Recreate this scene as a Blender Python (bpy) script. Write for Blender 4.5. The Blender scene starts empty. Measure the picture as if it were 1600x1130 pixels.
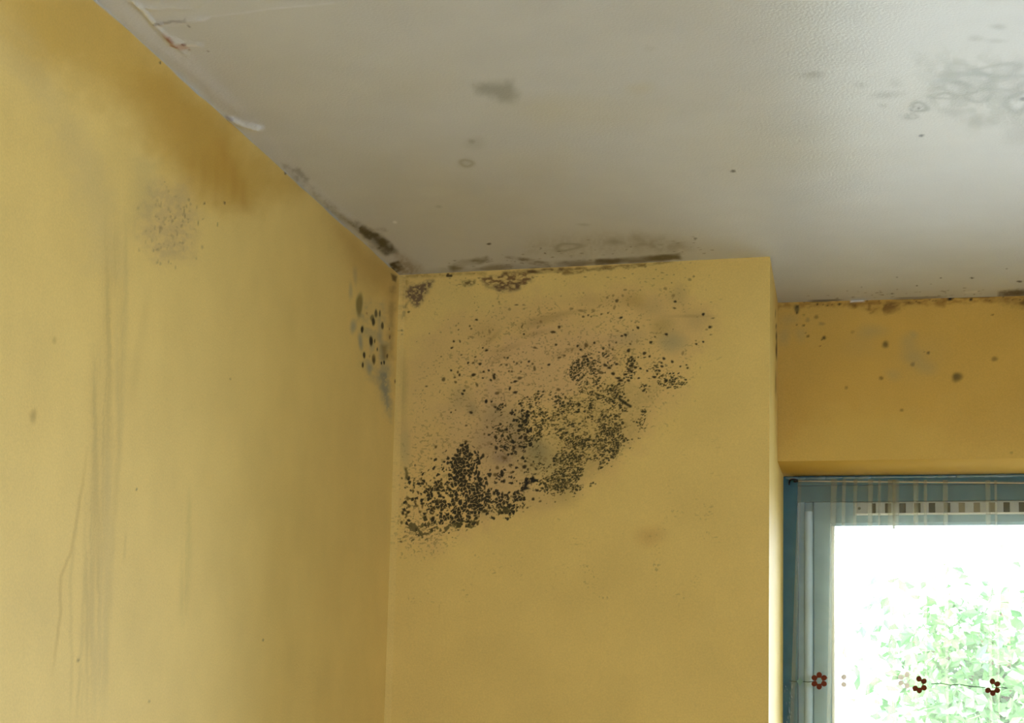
import bpy, bmesh, math, random
import numpy as np
from mathutils import Vector, Matrix

S = bpy.context.scene
COL = S.collection
random.seed(4); RNG = np.random.default_rng(11)

# ------------------------------------------------------------------ camera
W, H_IMG, F = 1600.0, 1130.0, 3800.0
CX, CY = W / 2, H_IMG / 2
CEIL = 2.45
CAM = np.array([0.0, 0.0, 1.5])
def _n(v): v = np.asarray(v, float); return v / np.linalg.norm(v)
def _ray_cam(x, y): return np.array([x - CX, -(y - CY), -F])
# horizon of the room (y = 1345 + .0246 (x - 800)) and the point the side wall runs to
_h0, _h1 = _ray_cam(800, 1345), _ray_cam(1661, 1366.2)
UPc = _n(np.cross(_h1, _h0)); UPc = UPc if UPc[1] > 0 else -UPc
Yc = _n(_h1); Yc = _n(Yc - UPc * (Yc @ UPc)); Xc = np.cross(Yc, UPc)
R = np.array([Xc, Yc, UPc])                      # camera -> world
cam_data = bpy.data.cameras.new('camera'); cam = bpy.data.objects.new('camera', cam_data); COL.objects.link(cam)
m = Matrix([list(R[i]) + [CAM[i]] for i in range(3)] + [[0, 0, 0, 1]])
cam.matrix_world = m
cam_data.sensor_width = 36.0; cam_data.lens = 36.0 * F / W; cam_data.clip_start = 0.05; cam_data.clip_end = 200
S.camera = cam

# ------------------------------------------------------------------ light
S.view_settings.view_transform = 'Standard'; S.view_settings.look = 'None'
S.view_settings.gamma = 1; S.view_settings.use_curve_mapping = False
S.view_settings.exposure = 0.68
world = bpy.data.worlds.new('overcast_sky'); S.world = world; world.use_nodes = True
bg = world.node_tree.nodes['Background']
bg.inputs[0].default_value = (0.82, 0.905, 1.06, 1); bg.inputs[1].default_value = 8.5

sun = bpy.data.lights.new('sun', 'SUN'); sun.energy = 2.0; sun.angle = .01; sun.color = (1, .98, .94)
so = bpy.data.objects.new('sun', sun); COL.objects.link(so); so.rotation_euler = (math.radians(38), 0, 0)   # over the roof from behind the house

def portal(name, loc, rot, sx, sy):
    l = bpy.data.lights.new(name, 'AREA'); l.shape = 'RECTANGLE'; l.size = sx; l.size_y = sy
    l.cycles.is_portal = True
    o = bpy.data.objects.new(name, l); COL.objects.link(o); o.location = loc; o.rotation_euler = rot
    return o
# daylight through an unseen second window, added in the right wall to light the room (room coordinates, metres)
ROOM_R, ROOM_F = 2.0, -1.9
FW = (-1.5, 0.3, 0.85, 2.15)                    # opening of that window: y0 y1 z0 z1
portal('added_window_daylight', (ROOM_R + .05, (FW[0]+FW[1])/2, (FW[2]+FW[3])/2), (0, math.pi/2, 0), FW[3]-FW[2], FW[1]-FW[0])

# ------------------------------------------------------------------ helpers
def ray(x, y): return R @ _ray_cam(x, y)
def hit(x, y, p, n):
    d = ray(x, y); t = ((p - CAM) @ n) / (d @ n); return CAM + d * t
def on_ceiling(x, y): return hit(x, y, np.array([0, 0, CEIL]), np.array([0, 0, 1.0]))

def vnoise(x, y, seed=0):
    xi = np.floor(x).astype(np.int64); yi = np.floor(y).astype(np.int64)
    fx = x - xi; fy = y - yi
    def h(a, b):
        n = (a * 374761393 + b * 668265263 + seed * 1442695041) & 0xffffffff
        n = ((n ^ (n >> 13)) * 1274126177) & 0xffffffff
        n = ((n ^ (n >> 16)) * 2246822519) & 0xffffffff
        return ((n ^ (n >> 15)) & 0xffffff) / float(0xffffff)
    sx = fx * fx * (3 - 2 * fx); sy = fy * fy * (3 - 2 * fy)
    a = h(xi, yi) * (1 - sx) + h(xi + 1, yi) * sx
    b = h(xi, yi + 1) * (1 - sx) + h(xi + 1, yi + 1) * sx
    return a * (1 - sy) + b * sy
def fbm(x, y, seed=0, o=4):
    s = 0; a = .5; t = 0
    for i in range(o):
        s = s + a * vnoise(x * 2**i, y * 2**i, seed + i * 7); t += a; a *= .55
    return s / t
def sstep(a, b, x):
    t = np.clip((x - a) / (b - a), 0, 1); return t * t * (3 - 2 * t)
def lin(c):
    c = np.asarray(c, float) / 255
    return np.where(c <= .04045, c / 12.92, ((c + .055) / 1.055) ** 2.4)

def cells(x, y, seed=0):
    """distance to the nearest and second nearest of jittered points, and a random number of the nearest"""
    xi = np.floor(x).astype(np.int64); yi = np.floor(y).astype(np.int64)
    def h(a, b, k):
        n = (a * 374761393 + b * 668265263 + (seed * 31 + k) * 1442695041) & 0xffffffff
        n = ((n ^ (n >> 13)) * 1274126177) & 0xffffffff
        n = ((n ^ (n >> 16)) * 2246822519) & 0xffffffff
        return ((n ^ (n >> 15)) & 0xffffff) / float(0xffffff)
    f1 = np.full(x.shape, 9.); f2 = np.full(x.shape, 9.); rd = np.zeros(x.shape)
    for i in (-1, 0, 1):
        for j in (-1, 0, 1):
            a, b = xi + i, yi + j
            d = np.hypot(a + .1 + .8 * h(a, b, 1) - x, b + .1 + .8 * h(a, b, 2) - y)
            k = d < f1; f2 = np.where(k, f1, np.minimum(f2, d)); rd = np.where(k, h(a, b, 3), rd); f1 = np.where(k, d, f1)
    return f1, f2, rd

class Surface:
    """a plane cut into a grid whose vertices carry the colour of the paint and the stains on it"""
    def __init__(s, O, eu, ev, us, vs, base):
        s.O, s.eu, s.ev = np.asarray(O, float), _n(eu), _n(ev)
        s.n = np.cross(s.eu, s.ev)
        if s.n @ (CAM - s.O) < 0: s.n = -s.n
        s.us, s.vs = np.asarray(us, float), np.asarray(vs, float)
        s.U, s.V = np.meshgrid(s.us, s.vs)
        s.col = np.ones(s.U.shape + (3,)) * lin(base)
        s.h = np.zeros(s.U.shape)
    def uv(s, x, y):
        p = hit(x, y, s.O, s.n) - s.O
        return np.array([p @ s.eu, p @ s.ev])
    def metric(s, x, y):
        a, b, c = s.uv(x, y), s.uv(x + 1, y), s.uv(x, y + 1)
        J = np.array([b - a, c - a]).T
        return a, J, np.linalg.inv(J)
    def window(s, pts, J, m):
        e = m * (np.abs(J[:, 0]) + np.abs(J[:, 1]))
        lo, hi = pts.min(0) - e, pts.max(0) + e
        i0, i1 = np.searchsorted(s.us, [lo[0], hi[0]]); j0, j1 = np.searchsorted(s.vs, [lo[1], hi[1]])
        return slice(j0, j1), slice(i0, i1)
    def mix(s, w, a, c):
        a = np.clip(a, 0, 1)[..., None]
        s.col[w] = s.col[w] * (1 - a) + (lin(c) if np.ndim(c) == 1 else c) * a
    def q(s, w, uv0, M):
        d0, d1 = s.U[w] - uv0[0], s.V[w] - uv0[1]
        return M[0, 0] * d0 + M[0, 1] * d1, M[1, 0] * d0 + M[1, 1] * d1
    def spot(s, x, y, rx, ry=None, c=(45, 40, 22), a=.9, soft=.5, rot=0, rough=.25, ring=False):
        ry = ry or rx
        uv0, J, M = s.metric(x, y)
        w = s.window(np.array([uv0]), J, max(rx, ry) * 1.9 + 1)
        X, Y = s.q(w, uv0, M)
        if X.size == 0: return
        if rot: X, Y = X * math.cos(rot) + Y * math.sin(rot), -X * math.sin(rot) + Y * math.cos(rot)
        th = np.arctan2(Y / ry, X / rx); k = random.random() * 9
        r = np.hypot(X / rx, Y / ry) * (1 + rough * (.6 * np.sin(2 * th + k) + .4 * np.sin(3 * th + 2 * k)) * .6)
        al = 1 - sstep(1 - soft, 1 + soft, r)
        if ring: al = np.exp(-((r - .8) / .28) ** 2)
        s.mix(w, al * a, c)
    def poly_mask(s, pts, feather, wob=0, seed=1, wobf=.05):
        P = np.array([s.uv(*p) for p in pts]); cx, cy = np.mean(pts, 0)
        uv0, J, M = s.metric(cx, cy)
        w = s.window(P, J, feather * 1.5)
        X, Y = s.q(w, uv0, M); Q = (P - uv0) @ M.T
        d2 = np.full(X.shape, 1e18); ins = np.zeros(X.shape, bool)
        for i in range(len(Q)):
            a, b = Q[i], Q[(i + 1) % len(Q)]; e = b - a
            t = np.clip(((X - a[0]) * e[0] + (Y - a[1]) * e[1]) / (e @ e + 1e-12), 0, 1)
            d2 = np.minimum(d2, (X - a[0] - t * e[0])**2 + (Y - a[1] - t * e[1])**2)
            cr = ((a[1] > Y) != (b[1] > Y)) & (X < (b[0] - a[0]) * (Y - a[1]) / (b[1] - a[1] + 1e-12) + a[0])
            ins ^= cr
        d = np.sqrt(d2) * np.where(ins, 1, -1)
        if wob: d = d + wob * (fbm(X * wobf, Y * wobf, seed) - .5) * 2
        return w, sstep(-feather, feather, d), X, Y
    def blob(s, pts, c, a, feather=10, wob=0, grain=0, gs=.25, seed=1, stretch=1.0):
        w, mk, X, Y = s.poly_mask(pts, feather, wob, seed)
        if grain: mk = mk * ((1 - grain) + grain * sstep(.35, .62, fbm(X * gs / stretch, Y * gs, seed + 3)) * 1.4)
        s.mix(w, mk * a, c)
    def stroke(s, pts, wid, c, a, soft=.6, fade=True, wob=0, streak=False):
        P = np.array([s.uv(*p) for p in pts]); cx, cy = np.mean(pts, 0)
        uv0, J, M = s.metric(cx, cy)
        w = s.window(P, J, wid * 2.5 + 3)
        X, Y = s.q(w, uv0, M); Q = (P - uv0) @ M.T
        if X.size == 0: return
        if wob: X = X + wob * (fbm(Y * .04, Y * .04, 5) - .5) * 2
        best = np.full(X.shape, 1e9); tt = np.zeros(X.shape); n = len(Q) - 1
        for i in range(n):
            A, B = Q[i], Q[i + 1]; e = B - A
            t = np.clip(((X - A[0]) * e[0] + (Y - A[1]) * e[1]) / (e @ e), 0, 1)
            d = np.hypot(X - A[0] - t * e[0], Y - A[1] - t * e[1])
            k = d < best; best = np.where(k, d, best); tt = np.where(k, (i + t) / n, tt)
        al = 1 - sstep(1 - soft, 1 + soft, best / wid)
        if streak: al = al * (.35 + 1.1 * sstep(.3, .7, fbm(X * 28 / wid * .12, Y * .006, 13, 3)))
        if fade: al = al * np.clip(np.minimum(tt, 1 - tt) * 5, 0, 1)
        s.mix(w, al * a, c)
        return w, best, tt
    def ridge(s, pts, wid, height):
        P = np.array([s.uv(*p) for p in pts]); cx, cy = np.mean(pts, 0)
        uv0, J, M = s.metric(cx, cy); w = s.window(P, J, wid * 4)
        X, Y = s.q(w, uv0, M); Q = (P - uv0) @ M.T
        best = np.full(X.shape, 1e9); n = len(Q) - 1; tt = np.zeros(X.shape)
        for i in range(n):
            A, B = Q[i], Q[i + 1]; e = B - A
            t = np.clip(((X - A[0]) * e[0] + (Y - A[1]) * e[1]) / (e @ e), 0, 1)
            d = np.hypot(X - A[0] - t * e[0], Y - A[1] - t * e[1])
            k = d < best; best = np.where(k, d, best); tt = np.where(k, (i + t) / n, tt)
        s.h[w] += height * np.exp(-(best / wid) ** 2) * np.clip(np.minimum(tt, 1 - tt) * 6, 0, 1) * (.5 + fbm(X * .12, Y * .12, 9))
    def arrays(s, thick):
        P = s.O + s.U[..., None] * s.eu + s.V[..., None] * s.ev + s.h[..., None] * s.n
        nv, nu = s.U.shape
        idx = np.arange(nv * nu).reshape(nv, nu)
        Fq = np.stack([idx[:-1, :-1], idx[:-1, 1:], idx[1:, 1:], idx[1:, :-1]], -1).reshape(-1, 4)
        if np.cross(s.eu, s.ev) @ s.n < 0: Fq = Fq[:, ::-1]
        P = P.reshape(-1, 3); C = s.col.reshape(-1, 3)
        if thick:
            b = P.shape[0]; cr = [idx[0, 0], idx[0, -1], idx[-1, -1], idx[-1, 0]]
            P = np.vstack([P, P[cr] - s.n * thick]); C = np.vstack([C, C[cr]])
            ex = [[b, b + 1, b + 2, b + 3]] + [[cr[i], cr[(i + 1) % 4], b + (i + 1) % 4, b + i] for i in range(4)]
            Fq = np.vstack([Fq, ex])
        return P, Fq, C

def mesh_from(name, parts, mat, kind='structure'):
    Ps, Fs, Cs, o = [], [], [], 0
    for P, Fq, C in parts:
        Ps.append(P); Fs.append(Fq + o); Cs.append(C); o += len(P)
    P, Fq, C = np.vstack(Ps), np.vstack(Fs), np.vstack(Cs)
    me = bpy.data.meshes.new(name)
    me.vertices.add(len(P)); me.vertices.foreach_set('co', P.astype(np.float32).ravel())
    me.loops.add(Fq.size); me.loops.foreach_set('vertex_index', Fq.astype(np.int32).ravel())
    me.polygons.add(len(Fq)); me.polygons.foreach_set('loop_start', np.arange(0, Fq.size, 4, dtype=np.int32))
    at = me.attributes.new('paint', 'FLOAT_COLOR', 'POINT')
    at.data.foreach_set('color', np.hstack([C, np.ones((len(C), 1))]).astype(np.float32).ravel())
    me.update(calc_edges=True); me.validate()
    me.materials.append(mat)
    ob = bpy.data.objects.new(name, me); COL.objects.link(ob)
    if kind: ob['kind'] = kind
    return ob

def box_arrays(O, ax, dims, base):
    """a plain solid block: corner O, three axes, three lengths"""
    a, b, c = [np.asarray(v, float) * d for v, d in zip(ax, dims)]
    O = np.asarray(O, float)
    P = np.array([O, O+a, O+a+b, O+b, O+c, O+a+c, O+a+b+c, O+b+c])
    Fq = np.array([[0,3,2,1],[4,5,6,7],[0,1,5,4],[1,2,6,5],[2,3,7,6],[3,0,4,7]])
    return P, Fq, np.ones((8, 3)) * lin(base)

def nodes_of(name):
    mt = bpy.data.materials.new(name); mt.use_nodes = True
    nt = mt.node_tree; return mt, nt, nt.nodes['Principled BSDF'], nt.nodes.new, nt.links.new

def paint_material(name, rough, spec, bump, scale, coarse=0.0, mott=.06):
    mt, nt, b, N, L = nodes_of(name)
    at = N('ShaderNodeAttribute'); at.attribute_name = 'paint'
    tc = N('ShaderNodeTexCoord')
    n1 = N('ShaderNodeTexNoise'); n1.inputs['Scale'].default_value = scale; n1.inputs['Detail'].default_value = 3
    n2 = N('ShaderNodeTexNoise'); n2.inputs['Scale'].default_value = 9; n2.inputs['Detail'].default_value = 4
    n3 = N('ShaderNodeTexNoise'); n3.inputs['Scale'].default_value = 420; n3.inputs['Detail'].default_value = 2
    for n in (n1, n2, n3): L(tc.outputs['Object'], n.inputs['Vector'])
    mx = N('ShaderNodeMix'); mx.data_type = 'RGBA'; mx.blend_type = 'MULTIPLY'; mx.inputs[0].default_value = 1
    rp = N('ShaderNodeMapRange'); rp.inputs[1].default_value = .3; rp.inputs[2].default_value = .7
    rp.inputs[3].default_value = 1 - mott; rp.inputs[4].default_value = 1 + mott
    ad = N('ShaderNodeMath'); ad.operation = 'ADD'; ml = N('ShaderNodeMath'); ml.operation = 'MULTIPLY'; ml.inputs[1].default_value = .5
    L(n2.outputs[0], ad.inputs[0]); L(n3.outputs[0], ad.inputs[1]); L(ad.outputs[0], ml.inputs[0]); L(ml.outputs[0], rp.inputs[0])
    L(at.outputs['Color'], mx.inputs[6]); L(rp.outputs[0], mx.inputs[7]); L(mx.outputs[2], b.inputs['Base Color'])
    bp = N('ShaderNodeBump'); bp.inputs['Strength'].default_value = bump; bp.inputs['Distance'].default_value = .001
    L(n1.outputs[0], bp.inputs['Height'])
    if coarse:
        b2 = N('ShaderNodeBump'); b2.inputs['Strength'].default_value = coarse; b2.inputs['Distance'].default_value = .004
        L(n2.outputs[0], b2.inputs['Height']); L(b2.outputs[0], bp.inputs['Normal'])
    L(bp.outputs[0], b.inputs['Normal'])
    b.inputs['Roughness'].default_value = rough; b.inputs['Specular IOR Level'].default_value = spec
    return mt
M_WALL = paint_material('yellow_emulsion', .6, .25, .3, 330, mott=.085)
M_CEIL = paint_material('white_satin_ceiling_paint', .33, .35, .5, 260, coarse=.25, mott=.06)

def plain(name, c, rough=.4, spec=.5, bump=0, bscale=200, mott=.08, mscale=40, metal=0, coat=0):
    mt, nt, b, N, L = nodes_of(name)
    tc = N('ShaderNodeTexCoord'); n = N('ShaderNodeTexNoise'); n.inputs['Scale'].default_value = mscale; n.inputs['Detail'].default_value = 4
    L(tc.outputs['Object'], n.inputs['Vector'])
    r = N('ShaderNodeValToRGB'); cl = lin(c)
    r.color_ramp.elements[0].position = .3; r.color_ramp.elements[1].position = .7
    r.color_ramp.elements[0].color = (*(cl * (1 - mott)), 1); r.color_ramp.elements[1].color = (*np.minimum(cl * (1 + mott), 1), 1)
    L(n.outputs[0], r.inputs[0]); L(r.outputs[0], b.inputs['Base Color'])
    b.inputs['Roughness'].default_value = rough; b.inputs['Specular IOR Level'].default_value = spec
    b.inputs['Metallic'].default_value = metal; b.inputs['Coat Weight'].default_value = coat; b.inputs['Coat Roughness'].default_value = .08
    if bump:
        bp = N('ShaderNodeBump'); bp.inputs['Strength'].default_value = bump; bp.inputs['Distance'].default_value = .001
        n2 = N('ShaderNodeTexNoise'); n2.inputs['Scale'].default_value = bscale; L(tc.outputs['Object'], n2.inputs['Vector'])
        L(n2.outputs[0], bp.inputs['Height']); L(bp.outputs[0], b.inputs['Normal'])
    return mt

def grade(*segs):
    """grid lines: (start, stop, step) pieces joined"""
    out = []
    for a, b, st in segs: out.append(np.arange(a, b - st * .25, st))
    out.append([segs[-1][1]]); return np.concatenate(out)

YELLOW = (234, 202, 118)
PALE = (226, 226, 222)
WHITE = (216, 218, 218)

# ------------------------------------------------------------------ the shell: corner points on the ceiling plane
P_COR = on_ceiling(624, 430); P_LEFT = on_ceiling(187, 34)
P_PIER = on_ceiling(1203, 401); P_REC = on_ceiling(1215.5, 473); P_RIGHT = on_ceiling(1600, 462.5)
UP = np.array([0, 0, 1.0])
def flat(v): v = np.array(v, float); v[2] = 0; return v
e_left = _n(flat(P_LEFT - P_COR)); e_pier = _n(flat(P_PIER - P_COR)); pier_w = np.linalg.norm(flat(P_PIER - P_COR))
e_ret = _n(flat(P_REC - P_PIER)); ret_d = np.linalg.norm(flat(P_REC - P_PIER)); e_back = _n(flat(P_RIGHT - P_REC))
def ground(p): return np.array([p[0], p[1], 0.0])

# ------------------------------------------------------------------ wall_left
wl = Surface(ground(P_COR), e_left, UP,
             grade((-.4, -.01, .13), (-.01, .5, .0022), (.5, 1.5, .004), (1.5, 5.6, .4)),
             grade((0, 1.2, .3), (1.2, 1.45, .05), (1.45, 1.95, .003), (1.95, CEIL, .002)), YELLOW)
wl.col *= (1 + .05 * (fbm(wl.U * 3, wl.V * 2.2, 3) - .5))[..., None]
def paint_left():
    s = wl
    MUST = (196, 152, 48)
    s.blob([(-60, -40), (160, -30), (300, 130), (385, 215), (470, 290), (395, 325), (350, 318), (300, 300), (215, 195), (120, 120), (-40, 60)], MUST, .6, 46, 22, seed=4)
    s.blob([(200, 110), (262, 110), (352, 190), (372, 240), (385, 320), (352, 322), (325, 315), (300, 290), (240, 220)], (182, 134, 28), .36, 26, 14, seed=8)
    s.blob([(330, 220), (352, 214), (392, 330), (380, 335)], (190, 140, 50), .25, 8, 4)
    for x, y0, y1, a in [(319, 225, 318, .14), (339, 230, 338, .2), (350, 220, 330, .16), (382, 270, 332, .18), (300, 240, 305, .12), (366, 250, 318, .12), (328, 220, 300, .12)]:
        s.stroke([(x, y0), (x - 1, y1)], 4.5, (172, 120, 20), a, .95, wob=2)
    # bleached, greyish runs
    s.blob([(0, 20), (30, 20), (90, 150), (150, 230), (180, 330), (190, 430), (150, 420), (110, 260), (50, 140), (0, 90)], (210, 186, 124), .4, 28, 18, seed=6)
    s.blob([(225, 285), (290, 290), (310, 340), (300, 400), (262, 412), (215, 370)], (196, 168, 112), .6, 20, 14, grain=.35, gs=.15, seed=12)
    s.blob([(215, 250), (250, 250), (240, 330), (200, 350)], (186, 168, 110), .3, 16, 10, seed=3)
    for k in range(90):
        x, y = random.gauss(262, 22), random.gauss(355, 28)
        s.spot(x, y, random.uniform(.8, 1.9), random.uniform(1, 3), (150, 124, 76), random.uniform(.25, .6))
    for x, y in [(288, 330), (291, 322), (289, 338), (310, 349), (286, 345), (340, 351), (295, 312)]:
        s.spot(x, y, 1.0, 3.2, (105, 88, 40), .6)
    for x, y, r in [(319.5, 318, 1.3), (351, 317, 1.3), (446, 270, 1.8), (250, 98, 1.3)]:
        s.spot(x, y, r, r * 1.6, (60, 40, 20), .9)
    # long vertical runs of damp
    L1 = (210, 180, 104)
    s.stroke([(176, 300), (170, 520), (158, 760), (142, 1140)], 12, L1, .6, .9, wob=3, streak=True)
    s.stroke([(192, 420), (186, 700), (172, 900), (160, 1150)], 4, L1, .4, .9, wob=3)
    s.stroke([(152, 500), (148, 700), (140, 900), (128, 1150)], 9, L1, .6, .9, wob=3, streak=True)
    s.stroke([(205, 300), (188, 560), (180, 760)], 8, (212, 184, 110), .4, .9, streak=True)
    s.stroke([(235, 430), (215, 560), (205, 640)], 6, L1, .22, .9)
    s.stroke([(139, 690), (128, 760), (112, 860), (95, 900), (94, 960), (88, 1010), (80, 1070)], 2.2, (206, 170, 90), .55, .7, wob=2)
    s.stroke([(125, 760), (110, 900), (112, 1050), (110, 1140)], 2.5, L1, .4, .8, wob=3)
    s.stroke([(133, 860), (128, 1000), (118, 1140)], 2.2, L1, .45, .8, wob=3)
    s.stroke([(295, 745), (293, 860), (284, 990)], 7, (214, 188, 108), .4, .95, streak=True)
    s.stroke([(197, 830), (194, 880)], 2, L1, .4, .8)
    s.stroke([(165, 640), (160, 900), (148, 1140)], 16, (214, 186, 114), .5, .95, streak=True)
    s.spot(52, 650, 5, 9, (176, 142, 70), .6, .7); s.spot(213, 766, 1.5, 1.5, (95, 75, 40), .9)
    s.spot(85, 532, 3, 5, (190, 158, 80), .5, .7); s.spot(411, 1001, 1.3, 1.3, (120, 95, 50), .8); s.spot(360, 592, 1.3, 1.3, (150, 116, 50), .8)
    s.spot(122, 1032, 1.5, 4, (130, 100, 40), .7); s.spot(233, 1097, 1.5, 1.5, (140, 110, 55), .6)
    # mould by the corner
    GR = (150, 146, 118)
    s.blob([(556, 490), (562, 470), (600, 470), (612, 520), (611, 660), (600, 640), (584, 600), (566, 570)], GR, .38, 10, 8, grain=.6, gs=.07, seed=21)
    s.blob([(592, 585), (606, 575), (611, 650), (600, 632)], (126, 130, 116), .6, 7, 4, grain=.6, gs=.2, seed=22)
    for x, y, rx, ry, a in [(552, 510, 4, 9, .6), (563, 530, 3, 8, .6), (564, 540, 3, 7, .5), (578, 575, 4, 8, .6), (594, 520, 4, 20, .4), (548, 455, 3, 10, .35), (555, 430, 3, 12, .3), (581, 540, 4, 8, .4), (598, 560, 5, 16, .45)]:
        s.spot(x, y, rx, ry, (132, 138, 126), a, .9)
    s.spot(561.5, 476, 5.2, 16.5, (104, 90, 40), .75, .4)
    s.blob([(596, 540), (604, 540), (604, 562), (598, 562)], (112, 90, 30), .6, 4, 2)
    D = (22, 20, 14)
    for x, y, rx, ry, a, c in [(587.5, 490, 2.4, 6, .85, (48, 46, 30)), (593.5, 490, 1.6, 5, .8, (52, 50, 30)), (581.5, 497, 3, 5, .75, (90, 80, 40)), (583.5, 503, 2.6, 6, .95, D), (597.5, 509, 2, 6, .9, (36, 34, 24)),
                             (565.8, 515, 2.3, 5.4, 1, D), (579.8, 533, 2.9, 7.6, 1, D), (585.5, 533, 1.1, 3.4, .9, D), (569, 555, 2, 5.2, 1, D), (566.8, 570.5, 1.7, 4.2, .95, D),
                             (584, 561.5, 2.8, 8, .8, (84, 66, 32)), (584, 563, 1.6, 4, .6, (40, 34, 16)), (600.2, 566.5, 1.4, 3.2, 1, D), (596, 567.5, 1.2, 2.4, 1, D), (589.5, 546, 1.1, 2.8, .9, (40, 36, 18)),
                             (605, 556.5, 1.5, 3.4, .85, (60, 45, 24)), (609, 527, 1.2, 3.4, .8, (90, 55, 25)), (608.5, 514, 1, 2, .6, (110, 76, 36)), (573, 490, 1.4, 2, .5, (150, 90, 60)), (617.2, 596, 1, 3, .8, (60, 45, 24)), (577.5, 557, 1.4, 2.2, .4, (140, 100, 50))]:
        s.spot(x, y, rx, ry, c, a, .35, rough=.15)
    s.blob([(607, 455), (618, 440), (615, 560), (607, 560)], (140, 104, 60), .5, 6, 5, grain=.4, gs=.1, seed=5)
    s.blob([(611, 428), (620, 432), (618, 440), (613, 438)], (40, 28, 20), .9, 2, 2)
    s.blob([(520, 345), (560, 372), (618, 420), (616, 470), (560, 440)], (176, 128, 48), .4, 22, 10, seed=31)  # soft brownish tone in the upper corner
    # ceiling paint brushed a few millimetres down the wall, with a wavering edge
    dz = CEIL - s.V
    lim = .0004 + .006 * (fbm(s.U * 9, s.U * 0, 40, 3) - .42)
    al = (1 - sstep(lim - .0012, lim + .0012, dz)) * (s.U > .06)
    s.mix((slice(None), slice(None)), al, (190, 188, 180))
paint_left()
mesh_from('wall_left', [wl.arrays(.12)], M_WALL)

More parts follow.
